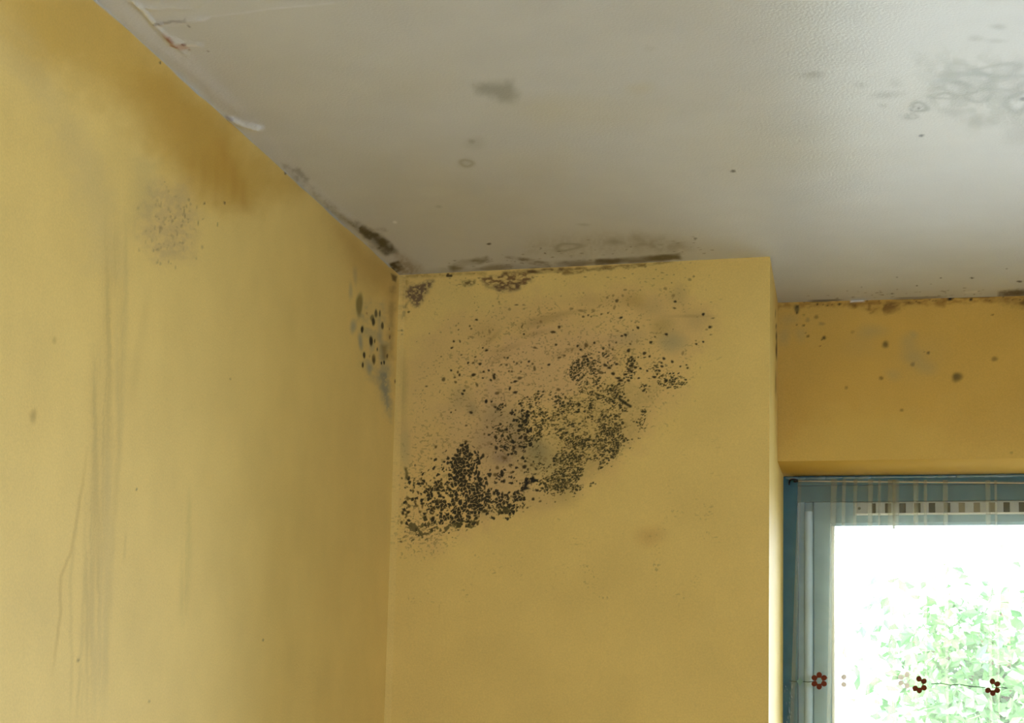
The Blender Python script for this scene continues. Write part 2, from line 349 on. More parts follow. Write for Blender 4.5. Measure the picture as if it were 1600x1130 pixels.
# ------------------------------------------------------------------ wall_pier: the projecting pier with the large mould patch
wp = Surface(ground(P_COR), e_pier, UP, grade((-.02, .005, .02), (.005, .53, .00092), (.53, pier_w, .004)),
             grade((0, 1.2, .3), (1.2, 1.9, .02), (1.9, CEIL, .00092)), YELLOW)
wp.col *= (1 + .03 * (fbm(wp.U * 4, wp.V * 4, 3) - .5))[..., None]
SPOTS = [(1098.8,491.2,2.5,2.3,3),(1112.7,497.2,1.8,1.8,3),(1109.2,511.2,2.5,2.3,3),(1104,515,2,1.6,1),(1041.2,522.5,2.5,2.2,3),(1098.8,534.2,1.8,1.6,3),(1088,537.7,1.8,1.7,3),(1055,471.3,2.2,2,3),(1054,481.6,2.7,1.4,2),(1039.6,451,2.6,2.4,1),(1052,462,2.6,2.6,1),(963.9,470,2.8,2.6,2),(949,465,2,2,1),(958,462,2,2,1),(973,462,2,2,1),(960,480.5,2,3.4,1),(970.3,496.5,3,1.6,3),(996.8,512.2,2.2,2.2,3),(977.3,523.4,2.6,2.2,3),(971.5,525,2,1.5,3),(989,516,1.2,1.2,2),(1023.4,526.4,1.6,1.4,2),(1017,534.9,2.6,2.2,3),(984.8,537.7,1.8,1.6,2),(962.7,535.4,1.8,1.6,2),(982,548,3,2.7,3),(1006.9,552.2,2.9,2.6,3),(1014.9,557,2,1.8,3),(986.4,558.4,2.5,2.1,3),(1067,551.9,2,3.5,1),(1037.3,560.4,2.6,2.1,3),(1050.4,565.3,2.4,2.1,3),(1033.5,567,1.7,1.5,3),(1034.3,572.6,2.8,1.8,3),(1063,572.7,1.6,1.5,3),(1072.6,570.3,1.4,1.2,3),(1074.3,575.2,1.9,1.6,3),(1030.8,579.6,1.8,1.7,3),(928.7,535.8,2,1.9,3),(916,539.5,3.2,3.4,2),(902.5,540.7,1.8,2.2,3),(907.4,546.5,2.4,1.6,3),(893.6,547,2,1.4,1),(882,555.8,2,1.7,2),(874,559,3,1.6,2),(868.5,539,2,1.6,2),(915.4,556.8,2,1.9,3),(917.9,561.2,2.1,1.8,3),(904,562.5,1.4,2,2),(873.6,511,2,2.4,2),(864,519,4,2,2),(911.3,494.9,2.4,1.5,2),(919,492.7,1.6,1.5,2),(923.7,494.9,1.4,1.2,2),(927,485.5,3,2.6,1),(907.8,485.5,4,2,1),(892.7,482.3,3,2,1),(939.6,491,1.6,1.6,2),(950,489,1.6,1.4,2),(1077.7,437,3,2,1),(1084,432,1.8,1.8,1),(952,539.3,1.6,1.6,2),(957.3,545.8,1.6,1.4,2),(949.4,549.2,4,2,1),(976.8,453,3,1.5,1),(963.5,569,2.6,2,3),(945.8,570.8,4,2,3),(952,575,3,2,3),(938.8,582.3,3.8,2.6,2),(1022,589.4,3,2,3),(1034,587.6,2,1.7,2),(1040.5,595.6,3,1.8,3),(1011.3,579.6,2,1.6,3),(1000.7,576,2.5,1.5,3),(998,591,2,1.5,3),(985.7,571.7,3,1.8,3),(992.7,574.3,3,1.8,3),(982,577,3,1.8,3),(986.5,580.5,2.5,1.7,3),(977,585,3,1.8,3),(958,584,3,2.6,3),(966,591,4,1.9,3),(969.7,594.7,4,2.2,3),(982,594.7,2.5,2.2,3),
 (744.6,499.8,2.2,1.6,3),(712.5,509,1.6,1.4,1),(734,509.6,1.6,1.5,2),(736.3,513.9,1.6,1.4,2),(716.4,515.4,1.3,1.2,2),(736.8,526.7,4,1.5,1),(709,533.5,1.9,1.7,3),(718.7,533.5,1.4,2.3,2),(705.7,543.9,1.9,1.4,3),(754.4,543.7,1.5,1.3,3),(760.2,547.6,2.5,1.8,3),(720.7,554.8,1.8,1.1,2),(742.7,557.9,2,1.6,2),(731.4,567.2,1.6,2.2,3),(739.2,567.2,2,1.5,2),(750,568.8,2.5,2.2,3),(704.9,578.9,1.8,1.7,3),(717,575.2,1.8,1.5,1),(715.4,581.6,1.8,2.2,2),(718,586,1.8,2.2,3),(693,592.9,3,3,2),(710.6,589.8,2.2,1.4,2),(711.9,597.4,2.2,1.8,2),(739.8,585.9,3.5,2.6,3),(755.7,581,2,1.7,3),(763.7,579,1.9,1.7,3),(754.4,590.8,1.6,1.4,3),(771.9,589.4,2.5,4,3),(767,594,2,1.5,3),(773,585,1.5,1.5,3),(666.3,603.8,2.2,1.2,2),(745.2,601.5,2,3.2,2),(725.2,610.5,2.4,1.8,3),(722.6,615.5,2.3,2,3),(811.8,591,3.4,2.6,2),(805,596.2,3.4,1.8,3),(799,598,1.7,1.4,2),(796.6,607.3,1.8,3,3),(805,613.2,3,2.2,3),(776.4,614.7,3.6,2.2,2),(759.6,627,2,2.8,3),(768,627.8,1.7,1.7,3),(773.8,636.2,2.5,1.8,3),(835.2,575.8,2.2,3.6,2),(826.4,565,2,1.8,3),(832.3,568.4,1.7,1.5,2),(824.5,571.9,1.9,1.1,2),(807.5,568,2,1.8,2),(803,565.6,1.6,1.5,2),(814.4,566.4,1.6,1.5,2),(787.9,558.7,1.5,1.3,2),(793.3,559.2,2,1.5,3),(791.4,570.3,2.4,1.8,2),(783.2,570,1.6,1.4,2),(795.3,580,1.6,1.5,2),(800,580.7,1.8,1.6,2),(813.8,580.7,1.6,1.5,2),(821.6,585,1.8,1.5,1),(857.6,570,2.6,1.7,3),(874,558.7,3,1.6,1),(836,543.7,3,1.5,2),(818.6,522.2,1.9,1.3,3),(815.3,510.6,1.2,2.5,2),(807,476.5,2.8,1.2,2),(796.2,483.3,2.4,2,1),(779.7,472,1.8,1.5,1),(818,476.5,2,1.5,1),(818.6,482.7,2,1.2,1),(845,502.8,2.4,2,1),(869,538.4,2,1.5,2),(864.4,519,4,1.6,2),(873.8,511,2,2,2),(848.8,612.2,2,1.5,3),(872.6,608.9,3.2,2.2,2),(824,620.6,2,1.3,3),(765,518.3,2.2,3.2,1),(770,515.4,1.5,1.5,1),(627.8,516.4,2,1.8,2),(628,522.5,1.8,1.4,1),(638.5,487.6,2,1.8,2),
 (728.5,665,2,1.6,2),(736,644.8,3,2,3),(759.6,627.5,2.2,3,3),(704.8,644.5,1.4,1.4,3),(711.8,641,1.2,1.2,2),(728,690,2.8,2.2,2),(710.8,711,1.6,2,3),(754.7,712,2.6,3,3),(681,698.5,2,2.6,2),(674,717,1.4,1.4,2),(757,678,1.4,1.4,2),(761,667.5,1.8,1.8,2),(797.5,645.5,2,1.8,3),(805.5,641.5,1.6,1.6,3),(804,648,2,1.6,3),(774.5,683,2.6,3,3),(794.5,685,1.8,3,3),(821,684,3,3.4,3),(788,686,1.6,2,2),(775.5,700,2.6,3.4,3),(802.7,700,2.4,3.8,3),(812,697.5,2.6,2,3),(782.5,704,1.6,1.4,3),(788,716,5,3.5,1),(777,731,3,2.6,2),(774,742,3.6,2.8,2),(784,742,2.4,2.6,3),(797,727.5,2.2,2.6,2),(819.5,729.5,3.6,3,3),(830,727,2,2,2),(799.5,738.5,2.2,2,2),(787.5,752,2.6,3,3),(757,769.5,2,2,3),(772,771,2.6,3,3),(785,773,2,4,3),(757.5,798.8,4.6,3,3),(768,799,1.8,1.4,2),(745.8,817,2.4,3.4,2),(763.6,791,1.8,3,3),(839.5,766.5,3,1.8,3),(819,778.5,2,2,3),(833,780,2.6,2.2,3),(844,783.5,2.6,1.4,2),(816.5,793,1.6,2.4,2),(824,793.5,2,1.4,2),(638,800,2.6,1.8,3),(629.5,802,2.4,3,3),(639,791,3,2.6,2),(650.5,790.5,3,2.4,2),(648.5,784,2,3,2),(637,779,3,3.2,2),(645.5,767,2,2,2),(657,749,2.4,2,1),(636,761,1.4,1.4,2),(628,747.5,1.4,1.6,2),(627.5,817,2,2.6,2),(626.5,846.5,2.2,1.8,2),(633,831,1.3,1.3,2),(630,840,1.4,1.4,1),(656,800,1.6,2.4,2),(660,791,1.6,4,2),(676,795,3,2.4,2),(676,803,2,1.6,2),(676.8,810,2.4,3.4,3),(686,783.5,3.4,3,2),(669,771,2,1.6,2),(673,760.5,1.6,1.4,2),(663,761,1.6,1.6,2),(647.7,750,1.8,1.4,1),(690.5,756,2,1.6,2),(678.5,747,2,1.6,2),(699.5,762,2,2.4,2)]
def paint_pier():
    s = wp
    s.blob([(628, 560), (690, 500), (800, 462), (960, 452), (1060, 462), (1118, 490), (1088, 560), (1052, 625), (1000, 690), (920, 765), (800, 815), (660, 862), (628, 850), (624, 700)], (220, 182, 118), .5, 26, 26, seed=2)
    s.blob([(720, 560), (860, 510), (960, 520), (960, 580), (880, 630), (760, 640)], (216, 178, 128), .45, 26, 26, seed=5)
    s.blob([(690, 640), (760, 610), (820, 640), (830, 760), (740, 800), (690, 720)], (206, 172, 120), .45, 24, 20, seed=9)
    s.blob([(860, 640), (960, 600), (1040, 600), (990, 690), (900, 765), (860, 760)], (190, 164, 98), .5, 14, 12, grain=.3, seed=13)
    # greenish and grey smudges
    for x, y, rx, ry, c, a in [(842, 718, 26, 26, (146, 136, 92), .6), (838, 700, 16, 14, (128, 124, 88), .5), (785, 716, 12, 9, (126, 108, 92), .6), (808, 690, 12, 16, (140, 122, 88), .6), (772, 650, 16, 14, (160, 142, 96), .5),
                               (738, 640, 9, 9, (140, 128, 88), .5), (808, 660, 14, 20, (150, 134, 92), .5), (756, 800, 14, 10, (170, 148, 96), .4), (1055, 536, 14, 14, (158, 150, 110), .5), (1040, 533, 12, 10, (160, 150, 108), .4), (1034, 510, 14, 12, (176, 146, 74), .5),
                               (992, 470, 14, 12, (186, 150, 76), .5), (1060, 462, 14, 14, (176, 158, 100), .4), (1018, 482, 18, 12, (186, 160, 104), .4), (980, 530, 24, 12, (180, 156, 112), .4), (1045, 515, 20, 20, (186, 162, 104), .3), (1088, 498, 20, 14, (186, 160, 104), .45),
                               (632, 700, 8, 30, (172, 160, 110), .45), (630, 600, 6, 40, (188, 164, 98), .5), (720, 622, 16, 16, (160, 142, 96), .4), (760, 690, 26, 20, (168, 140, 104), .4), (880, 770, 20, 16, (160, 140, 84), .4), (1015, 838, 18, 12, (206, 160, 86), .45), (830, 780, 34, 20, (186, 158, 102), .4), (780, 700, 26, 60, (168, 140, 108), .35)]:
        s.spot(x, y, rx, ry, c, a, .95)
    for x, y, rx, ry, a, ro in [(845, 502, 34, 6, .4, -.25), (790, 545, 24, 4, .3, -.3), (835, 522, 20, 4, .3, -.25), (880, 490, 34, 4, .25, -.15), (780, 560, 18, 3, .3, -.4), (770, 528, 16, 3, .3, -.8), (900, 545, 40, 4, .25, -.3), (1080, 494, 30, 2, .3, 0), (940, 470, 40, 10, .18, 0), (760, 520, 20, 12, .22, 0)]:
        s.spot(x, y, rx, ry, (160, 124, 70), a, .9, rot=ro)
    # growths under the ceiling
    BR = (112, 82, 54)
    s.blob([(640, 446), (656, 440), (676, 440), (670, 458), (660, 474), (648, 478), (638, 468), (632, 460)], (122, 98, 70), .8, 6, 7, grain=.55, gs=.34, seed=19)
    s.blob([(626, 478), (636, 474), (634, 500), (628, 500)], (130, 108, 66), .6, 4, 3, grain=.7, seed=17)
    s.blob([(722, 440), (742, 438), (744, 444), (724, 446)], (110, 86, 46), .7, 4, 3, grain=.7, seed=19)
    s.blob([(752, 434), (800, 424), (835, 424), (832, 438), (812, 450), (782, 456), (764, 450)], (132, 100, 62), .75, 6, 8, grain=.75, gs=.3, seed=18, stretch=1.8)
    s.blob([(764, 446), (812, 440), (810, 452), (780, 456)], (104, 78, 56), .65, 5, 4, grain=.75, gs=.34, seed=27, stretch=2)
    s.blob([(784, 424), (880, 419), (880, 424), (786, 430)], (96, 66, 36), .75, 3, 3, grain=.5, seed=25, stretch=3)
    s.blob([(880, 420), (1010, 411), (1010, 416), (880, 428)], (124, 92, 44), .6, 3, 4, grain=.7, seed=26, stretch=3)
    s.blob([(624, 432), (640, 428), (760, 424), (760, 429), (640, 434), (630, 470)], (150, 110, 44), .5, 4, 3, grain=.5, seed=29)
    s.blob([(970, 414), (1060, 405), (1060, 409), (975, 420)], (128, 98, 44), .6, 2.5, 3, grain=.8, seed=30, stretch=3)
    s.stroke([(700, 429), (699, 431), (705, 431)], 2, (50, 36, 22), .9, .5, False)
    for k in range(60):
        x = random.uniform(700, 1080); s.spot(x, 426 - (x - 640) * .04 + random.uniform(2, 26), random.uniform(.8, 2.4), random.uniform(.6, 1.1), (126, 98, 54), random.uniform(.25, .7))
    # speckle: threshold of a fine noise against a density map in wall metres
    i = np.searchsorted(s.us, .55); j = np.searchsorted(s.vs, 1.9)
    w = (slice(j, None), slice(0, i)); U, V = s.U[w], s.V[w]
    def dens(lst):
        D = np.zeros(U.shape)
        for x, y, rx, ry, d, ro in lst:
            uv0, J, Mx = s.metric(x, y); X, Y = s.q(w, uv0, Mx)
            X, Y = X * math.cos(ro) + Y * math.sin(ro), -X * math.sin(ro) + Y * math.cos(ro)
            D = np.maximum(D, d * np.exp(-(((X / rx)**2 + (Y / ry)**2) ** 1.5)))
        return D
    wo = .010 * (fbm(U * 60, V * 60, 51) - .5)
    def cover(D, n, lo, hi, soft):            # share D of the area is covered
        return sstep(0, soft, sstep(lo, hi, n) - (1 - np.clip(D, 0, 1)) ) * (D > .02)
    slow = fbm(U * 45, V * 45, 58, 2) - .5
    # faint specks everywhere in the patch
    D0 = dens([(780, 600, 110, 110, .20, 0), (930, 560, 120, 80, .20, 0), (870, 670, 150, 70, .26, -.3), (700, 720, 70, 90, .24, 0), (660, 820, 60, 50, .26, -.3), (820, 500, 120, 40, .12, 0), (1000, 480, 90, 40, .10, 0)])
    n = fbm((U + wo) * 300 + V * 60, V * 380, 61, 2)
    s.mix(w, cover(D0 + slow * .25, n, .2, .8, .12) * .42, (122, 100, 50))
    # olive flecks on the right half, finer than the mass on the left
    D1 = dens([(905, 700, 62, 40, .40, -.35), (955, 618, 48, 34, .42, -.2), (985, 578, 46, 18, .30, 0), (885, 748, 40, 26, .42, -.4), (870, 655, 60, 40, .30, 0), (930, 580, 40, 30, .30, 0), (965, 660, 46, 30, .36, -.6), (1050, 595, 22, 12, .34, 0), (840, 640, 40, 30, .32, 0), (800, 665, 30, 40, .32, 0)])
    wx = .004 * (fbm(U * 220, V * 220, 81, 2) - .5); wy = .004 * (fbm(U * 220, V * 220, 82, 2) - .5)
    def grains(D, fu, fv, sk, seed, gap, size, soft=.10):
        f1, f2, rd = cells((U + wx) * fu + V * sk, (V + wy) * fv - U * sk, seed)
        rd2 = (rd * 7.13) % 1.0
        on = sstep(0, .03, D - rd)
        return on * np.minimum(sstep(gap, gap + soft, f2 - f1), 1 - sstep(size, size + soft * 2, f1 * (1.25 - .5 * rd2)))
    s.mix(w, grains(D1 * 1.1 + slow * 1.5 * (D1 > .1), 240, 430, 90, 71, .08, .46) * .85, (72, 64, 30))
    s.mix(w, grains(D1 * .75 + slow * 1.6 * (D1 > .1), 165, 270, 70, 77, .08, .46) * .9, (52, 50, 30))
    # the black mass at the lower left: separate angular grains with pale gaps
    D2 = dens([(724, 735, 26, 34, .66, .1), (732, 775, 30, 30, .70, 0), (720, 805, 30, 20, .62, -.25), (695, 800, 40, 28, .42, 0), (792, 788, 26, 18, .55, -.4), (700, 760, 46, 40, .36, 0), (745, 765, 18, 36, .42, 0), (812, 680, 22, 50, .20, .1), (775, 745, 44, 40, .14, 0), (820, 750, 20, 20, .15, 0), (665, 780, 40, 50, .20, 0)])
    s.mix(w, grains(D2 * 1.45 + slow * .6 * (D2 > .1), 150, 165, 40, 83, .05, .62) * .95, (36, 35, 25))
    s.mix(w, grains(D2 * .9 + slow * .6 * (D2 > .1), 260, 270, 60, 84, .10, .45) * .9, (44, 42, 28))
    D3 = dens([(652, 832, 20, 18, .6, -.6), (642, 812, 8, 22, .7, -.35), (676, 824, 10, 16, .6, .4), (665, 815, 20, 9, .5, 0), (728, 820, 20, 8, .6, -.2), (790, 797, 18, 9, .55, -.4), (700, 826, 18, 6, .5, -.2)])
    n = vnoise((U + wx) * 200, (V + wy) * 200, 93) * .65 + vnoise((U + wx) * 420, (V + wy) * 420, 94) * .35
    s.mix(w, cover(D3, n, .15, .85, .2) * .85, (84, 77, 42))
    # single colonies
    for x, y, rx, ry, k in SPOTS:
        c, a = {1: ((128, 100, 52), .6), 2: ((84, 66, 32), .82), 3: ((46, 38, 22), .95)}[k]
        s.spot(x, y, rx, ry, c, a, .45, rot=random.uniform(-.3, .3))
    for pts in ([(816, 764), (822, 748), (828, 754), (824, 760), (829, 764), (818, 767)], [(828, 752), (832, 742), (838, 750), (842, 749), (834, 755), (828, 756)], [(810, 768), (816, 762), (820, 770), (812, 768)]):
        s.blob(pts, (24, 24, 24), .97, 1.6, 1.5, seed=3)
    s.stroke([(632, 728), (636, 740), (634, 752)], 2, (84, 78, 44), .8, .7); s.stroke([(968, 624), (976, 630), (985, 635)], 2.2, (48, 46, 26), .95, .6, False)
    for k in range(240):
        x, y = random.gauss(870, 120), random.gauss(560, 70)
        if y < 440 + (1000 - x) * .08 or y > 860 - (x - 640) * .62 or x < 640: continue
        s.spot(x, y, random.uniform(.7, 1.5), random.uniform(.6, 1.3), (110, 88, 44), random.uniform(.3, .8))
    for k in range(130):
        t = random.random(); x, y = 632 + 420 * t + random.gauss(0, 14), 848 - 60 * t - 190 * t * t + random.gauss(-10, 12)
        s.spot(x, y, random.uniform(.6, 1.6), random.uniform(.6, 1.1), (112, 92, 46), random.uniform(.3, .75))
    s.spot(622, 1017, 1.6, 1.8, (60, 45, 26), .9)
    # narrow strip by the corner, slightly paler
    s.mix((slice(None), slice(0, 9)), np.full(s.U[:, :9].shape, .35), (238, 210, 132))
paint_pier()
wr = Surface(ground(P_PIER), e_ret, UP, grade((0, .6, .006)), grade((0, 1.2, .3), (1.2, 1.7, .05), (1.7, CEIL, .003)), YELLOW)
def paint_return():
    s = wr
    for x, y, rx, ry, a in [(1212.6, 510, .8, 4, .8), (1213, 525, 1.0, 7, .8), (1213, 550, 1.1, 10, .85), (1213.4, 540, .8, 8, .8), (1211.5, 490, .8, 6, .5), (1212, 600, 1.2, 16, .4)]:
        s.spot(x, y, rx, ry, (84, 60, 34), a, .7)
paint_return()

mesh_from('wall_pier', [wp.arrays(0), wr.arrays(0)], M_WALL)

# ------------------------------------------------------------------ wall_back: the recessed wall over the window
n_out = np.cross(UP, e_back); n_out = n_out if n_out[1] > 0 else -n_out         # towards outdoors
wb_O = ground(P_REC)
def back_pt(x, y, depth=0.0): return hit(x, y, wb_O + n_out * depth, n_out)
SOF = back_pt(1400, 718.6)[2]                                                 # height of the window head
fp = hit(1400, 741.8, np.array([0, 0, SOF]), UP); DEPTH = (fp - wb_O) @ n_out  # how deep the frame sits
WIN_W = 1.25; SILL = 1.02; WEND = ROOM_R + .05 - P_REC[0]
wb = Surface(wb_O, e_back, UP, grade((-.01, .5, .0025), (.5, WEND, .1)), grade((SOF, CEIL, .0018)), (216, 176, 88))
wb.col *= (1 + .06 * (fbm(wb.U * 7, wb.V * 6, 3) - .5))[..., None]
def paint_back():
    s = wb
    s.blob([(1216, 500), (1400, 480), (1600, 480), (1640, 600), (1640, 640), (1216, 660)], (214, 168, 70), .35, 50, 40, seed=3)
    BR = (104, 70, 30)
    s.blob([(1215, 472), (1640, 461), (1640, 469), (1215, 482)], (150, 104, 40), .5, 4, 5, grain=.6, seed=33, stretch=2)
    s.blob([(1320, 474), (1420, 470), (1440, 476), (1390, 486), (1355, 488)], BR, .62, 6, 8, grain=.7, seed=35, gs=.12, stretch=1.6)
    s.blob([(1540, 468), (1650, 462), (1650, 486), (1585, 480)], (92, 60, 24), .7, 7, 8, grain=.5, seed=36, gs=.12, stretch=2)
    s.blob([(1462, 470), (1478, 468), (1476, 480), (1464, 478)], (126, 90, 36), .5, 4, 4, seed=37)
    for x0, x1, a in [(1262, 1300, .7), (1330, 1352, .6), (1390, 1450, .55), (1490, 1560, .6)]:
        s.stroke([(x0, 472.5 - (x0 - 1215) * .027), (x1, 472.5 - (x1 - 1215) * .027)], 1.6, (58, 38, 20), a, .7)
    for x, y, rx, ry, a, c in [(1245, 483, 4, 6, .8, (82, 76, 44)), (1245.5, 489, 1.6, 1.6, .95, (28, 26, 18)), (1246, 479, 2, 2, .8, (48, 46, 26)), (1275.5, 495.5, 3.4, 2.8, .6, (112, 96, 48)), (1262, 500, 3, 4, .45, (140, 124, 76)), (1284, 506, 5, 2.4, .5, (142, 122, 74)),
                               (1255.5, 508.5, 1.6, 1.6, .9, (56, 44, 22)), (1245.5, 507.5, 1.1, 1.1, .9, (60, 46, 20)), (1262.5, 525.5, 2.4, 2, .8, (90, 70, 30)), (1258.5, 520.5, 1.5, 1.4, .7, (110, 84, 36)), (1287.5, 528, 3.2, 2.6, .85, (64, 54, 24)), (1284, 531, 1.4, 1, .8, (60, 48, 22)),
                               (1383.5, 538.5, 5, 5, .75, (104, 88, 44)), (1383.5, 538, 3, 3, .4, (80, 66, 34)), (1426, 569.5, 3.2, 3, .75, (104, 82, 36)), (1450.5, 551.5, 2.4, 2.2, .85, (74, 54, 26)), (1377, 591, 3.3, 2.6, .75, (112, 88, 38)), (1495.5, 589.5, 7.2, 7.2, .75, (104, 88, 42)), (1494, 588, 4.6, 4.4, .35, (88, 72, 34)),
                               (1554, 561, 4.4, 3.8, .65, (112, 92, 44)), (1322.5, 606, 2.4, 2.4, .6, (126, 102, 48)), (1409, 641, 2.6, 2.2, .7, (116, 88, 36)), (1332, 519, 2.6, 2.4, .5, (150, 120, 56)), (1551, 492, 1.6, 1.4, .8, (90, 66, 30)), (1580.5, 707.5, 2.6, 2, .6, (124, 96, 44)), (1281, 541, 1.3, 1.1, .8, (120, 70, 40)),
                               (1277, 475.5, 1.6, 1.6, .9, (48, 34, 18)), (1292.5, 477.5, 1.4, 1.4, .8, (60, 42, 20)), (1311.5, 475.5, 2.4, 1.8, .95, (36, 26, 14)), (1484.5, 466.8, 3.8, 3.6, 1, (14, 12, 10)), (1490, 465, 2, 1.4, .9, (30, 22, 12)), (1517, 468.2, 2.6, 2.2, .95, (26, 20, 12)), (1436, 473, 3.5, 1.4, .6, (96, 66, 28)), (1444, 550, 1, 1, .6, (100, 70, 40)), (1256, 492, 2, 1.4, .5, (110, 96, 48))]:
        s.spot(x, y, rx, ry, c, a, .55)
    for x, y, rx, ry, a in [(1226, 525, 9, 12, .4), (1250, 522, 8, 10, .3), (1232, 500, 12, 8, .3), (1362, 518, 18, 10, .34), (1420, 535, 12, 10, .36), (1428, 558, 14, 12, .42), (1448, 575, 12, 10, .32), (1428, 523, 6, 5, .4), (1395, 586, 10, 8, .28), (1345, 540, 26, 16, .15), (1440, 560, 34, 30, .16)]:
        s.spot(x, y, rx, ry, (172, 158, 110), a, .95)
    for k in range(26):
        x = random.uniform(1250, 1600); s.spot(x, 473 - (x - 1215) * .027 + random.uniform(0, 6), random.uniform(.7, 1.6), random.uniform(.6, 1), (74, 50, 24), random.uniform(.4, .9))
    s.blob([(1329, 468.5), (1349, 468), (1350, 470.5), (1330, 472)], (232, 232, 230), .95, 1.4, 1)
    # paler tone towards the lower edge, over the window
    s.blob([(1216, 700), (1300, 640), (1420, 650), (1480, 700), (1640, 700), (1640, 730), (1216, 730)], (228, 196, 104), .3, 24, 20, seed=44)
paint_back()
t = .32                                                                       # wall thickness
bx = (e_back, n_out, UP)
parts = [wb.arrays(0),
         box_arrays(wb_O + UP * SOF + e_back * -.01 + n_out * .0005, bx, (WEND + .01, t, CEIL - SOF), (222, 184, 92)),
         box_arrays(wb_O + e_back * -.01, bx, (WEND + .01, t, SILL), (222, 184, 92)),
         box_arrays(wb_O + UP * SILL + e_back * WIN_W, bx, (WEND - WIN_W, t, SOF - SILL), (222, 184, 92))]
mesh_from('wall_back', parts, M_WALL)
# the left cheek of the window recess, flush with the pier's side
C0 = wb_O; C1 = hit(1224, 760, wb_O + n_out * DEPTH, n_out); C1 = ground(C1)
ck = _n(flat(C1 - C0))
wc = Surface(C0, ck, UP, grade((0, .36, .01)), grade((0, SOF + .001, .05)), YELLOW)
mesh_from('wall_reveal', [wc.arrays(.04)], M_WALL)

# ------------------------------------------------------------------ ceiling
cl = Surface(np.array([0, 0, CEIL]), (1, 0, 0), (0, 1, 0),
             grade((-2.0, -1.15, .2), (-1.15, .62, .0026), (.62, 3.0, .2)),
             grade((-1.9, 1.9, .2), (1.9, 3.3, .0035), (3.3, 4.15, .0026), (4.15, 4.6, .15)), WHITE)
cl.col *= (1 + .03 * (fbm(cl.U * 2.5, cl.V * 2.5, 3) - .5))[..., None]
def paint_ceiling():
    s = cl
    ye = (206, 196, 158)
    for x, y, rx, ry, a in [(900, 180, 120, 24, .3), (860, 165, 60, 16, .3), (660, 130, 80, 30, .2), (1000, 138, 20, 8, .4), (880, 285, 260, 40, .22), (1230, 240, 160, 30, .25), (1500, 150, 120, 60, .25), (420, 130, 120, 60, .2), (850, 250, 60, 20, .2), (1260, 210, 220, 60, .18), (700, 330, 120, 40, .2)]:
        s.spot(x, y, rx, ry, ye, a * .65, .95)
    # grey damp marks
    G = (150, 152, 142)
    s.blob([(738, 132), (762, 126), (800, 130), (808, 150), (800, 162), (782, 160), (766, 150), (742, 146)], (140, 144, 134), .6, 10, 8, seed=4)
    for x, y, rx, ry, a in [(737, 221, 5, 3, .55), (742, 224, 16, 8, .25), (729, 255, 12, 7, .3), (680, 300, 30, 8, -.5), (686, 323, 4, 2, .4), (960, 378, 14, 4.5, .6), (960, 378, 8, 2.4, .5), (912, 351, 8, 2, .35), (1272, 116, 14, 4, .35), (1380, 149, 14, 5, .4), (1400, 147, 12, 4, .3), (1345, 133, 10, 4, .25), (1490, 175, 18, 7, .45), (1530, 190, 24, 8, .35), (1525, 60, 12, 4, .35), (1556, 64, 14, 3, .3), (1560, 42, 10, 4, .4), (1480, 120, 26, 12, .25), (1400, 130, 10, 6, .25), (1420, 182, 12, 4, .4), (1380, 165, 6, 3, .35), (1600, 210, 30, 14, .3), (1015, 76, 10, 4, .12), (1270, 120, 20, 6, .15)]:
        if a < 0: s.spot(x, y, rx, ry, (220, 221, 214), -a, .4, rough=.1)
        else: s.spot(x, y, rx, ry, G, a, .85)
    s.spot(729, 255, 12, 6, (158, 154, 130), .55, ring=True)
    for x, y, rx, ry, a in [(1436, 168, 18, 7, .7), (1438, 169, 9, 3.5, .5), (1475, 150, 20, 6, .6), (1530, 150, 26, 10, .55), (1520, 125, 40, 14, .45), (1560, 110, 40, 10, .5), (1590, 160, 22, 16, .65), (1545, 135, 60, 22, .3), (1575, 130, 40, 12, .45), (1490, 135, 30, 12, .4), (1500, 110, 30, 10, .3), (886, 386, 19, 7, .6), (1425, 182, 12, 4, .4)]:
        s.spot(x, y, rx, ry, (132, 136, 124), a, rough=.5, ring=True)
    s.blob([(1440, 90), (1560, 90), (1640, 110), (1640, 200), (1500, 190), (1450, 160)], (158, 162, 148), .4, 30, 20, grain=.7, gs=.06, seed=61)
    for x, y, rx, ry in [(1439.5, 212, 4, 1.8), (1436, 169, 2.4, 1.5), (1145.5, 267.5, 4, 2), (1600, 155, 8, 3)]:
        s.spot(x, y, rx, ry, (56, 56, 50), .9, .5)
    for x, y, rx, ry, a in [(764, 381.3, 3.6, 1.6, .95), (851.5, 396, 1.8, 1.2, .95), (845, 388, 1.6, 1, .7), (1086.5, 372.5, 2.4, 1.2, .7), (1518.5, 434.5, 2.6, 1.4, .95), (1469.5, 434.5, 1.6, 1, .8), (1432.5, 446.5, 1.5, 1, .9), (1593, 440, 4, 1.6, .9), (1401, 433.5, 1.4, 1, .6), (1347, 448.5, 1.2, .9, .6), (1573, 420, 1.8, .9, .6), (1394, 459, 2.6, 1, .8), (1455, 444, 1.4, .8, .4), (1333, 463.5, 1.6, 1, .7)]:
        s.spot(x, y, rx, ry, (34, 30, 26), a, .45)
    # black growth run into the corner along the left wall
    DK = (62, 58, 46)
    s.blob([(532, 334), (552, 346), (572, 358), (590, 366), (612, 380), (620, 396), (604, 398), (588, 386), (566, 366), (540, 346)], DK, .85, 5, 6, grain=.5, gs=.1, seed=71)
    s.blob([(576, 362), (604, 376), (620, 392), (606, 396), (590, 384)], (44, 42, 32), .8, 5, 4, grain=.35, gs=.1, seed=72)
    s.blob([(440, 255), (470, 264), (482, 280), (474, 290), (456, 276)], (118, 118, 112), .75, 5, 6, grain=.7, gs=.14, seed=73)
    s.blob([(480, 285), (530, 330), (545, 345), (530, 342), (490, 305)], (140, 138, 130), .6, 6, 5, grain=.6, seed=74)
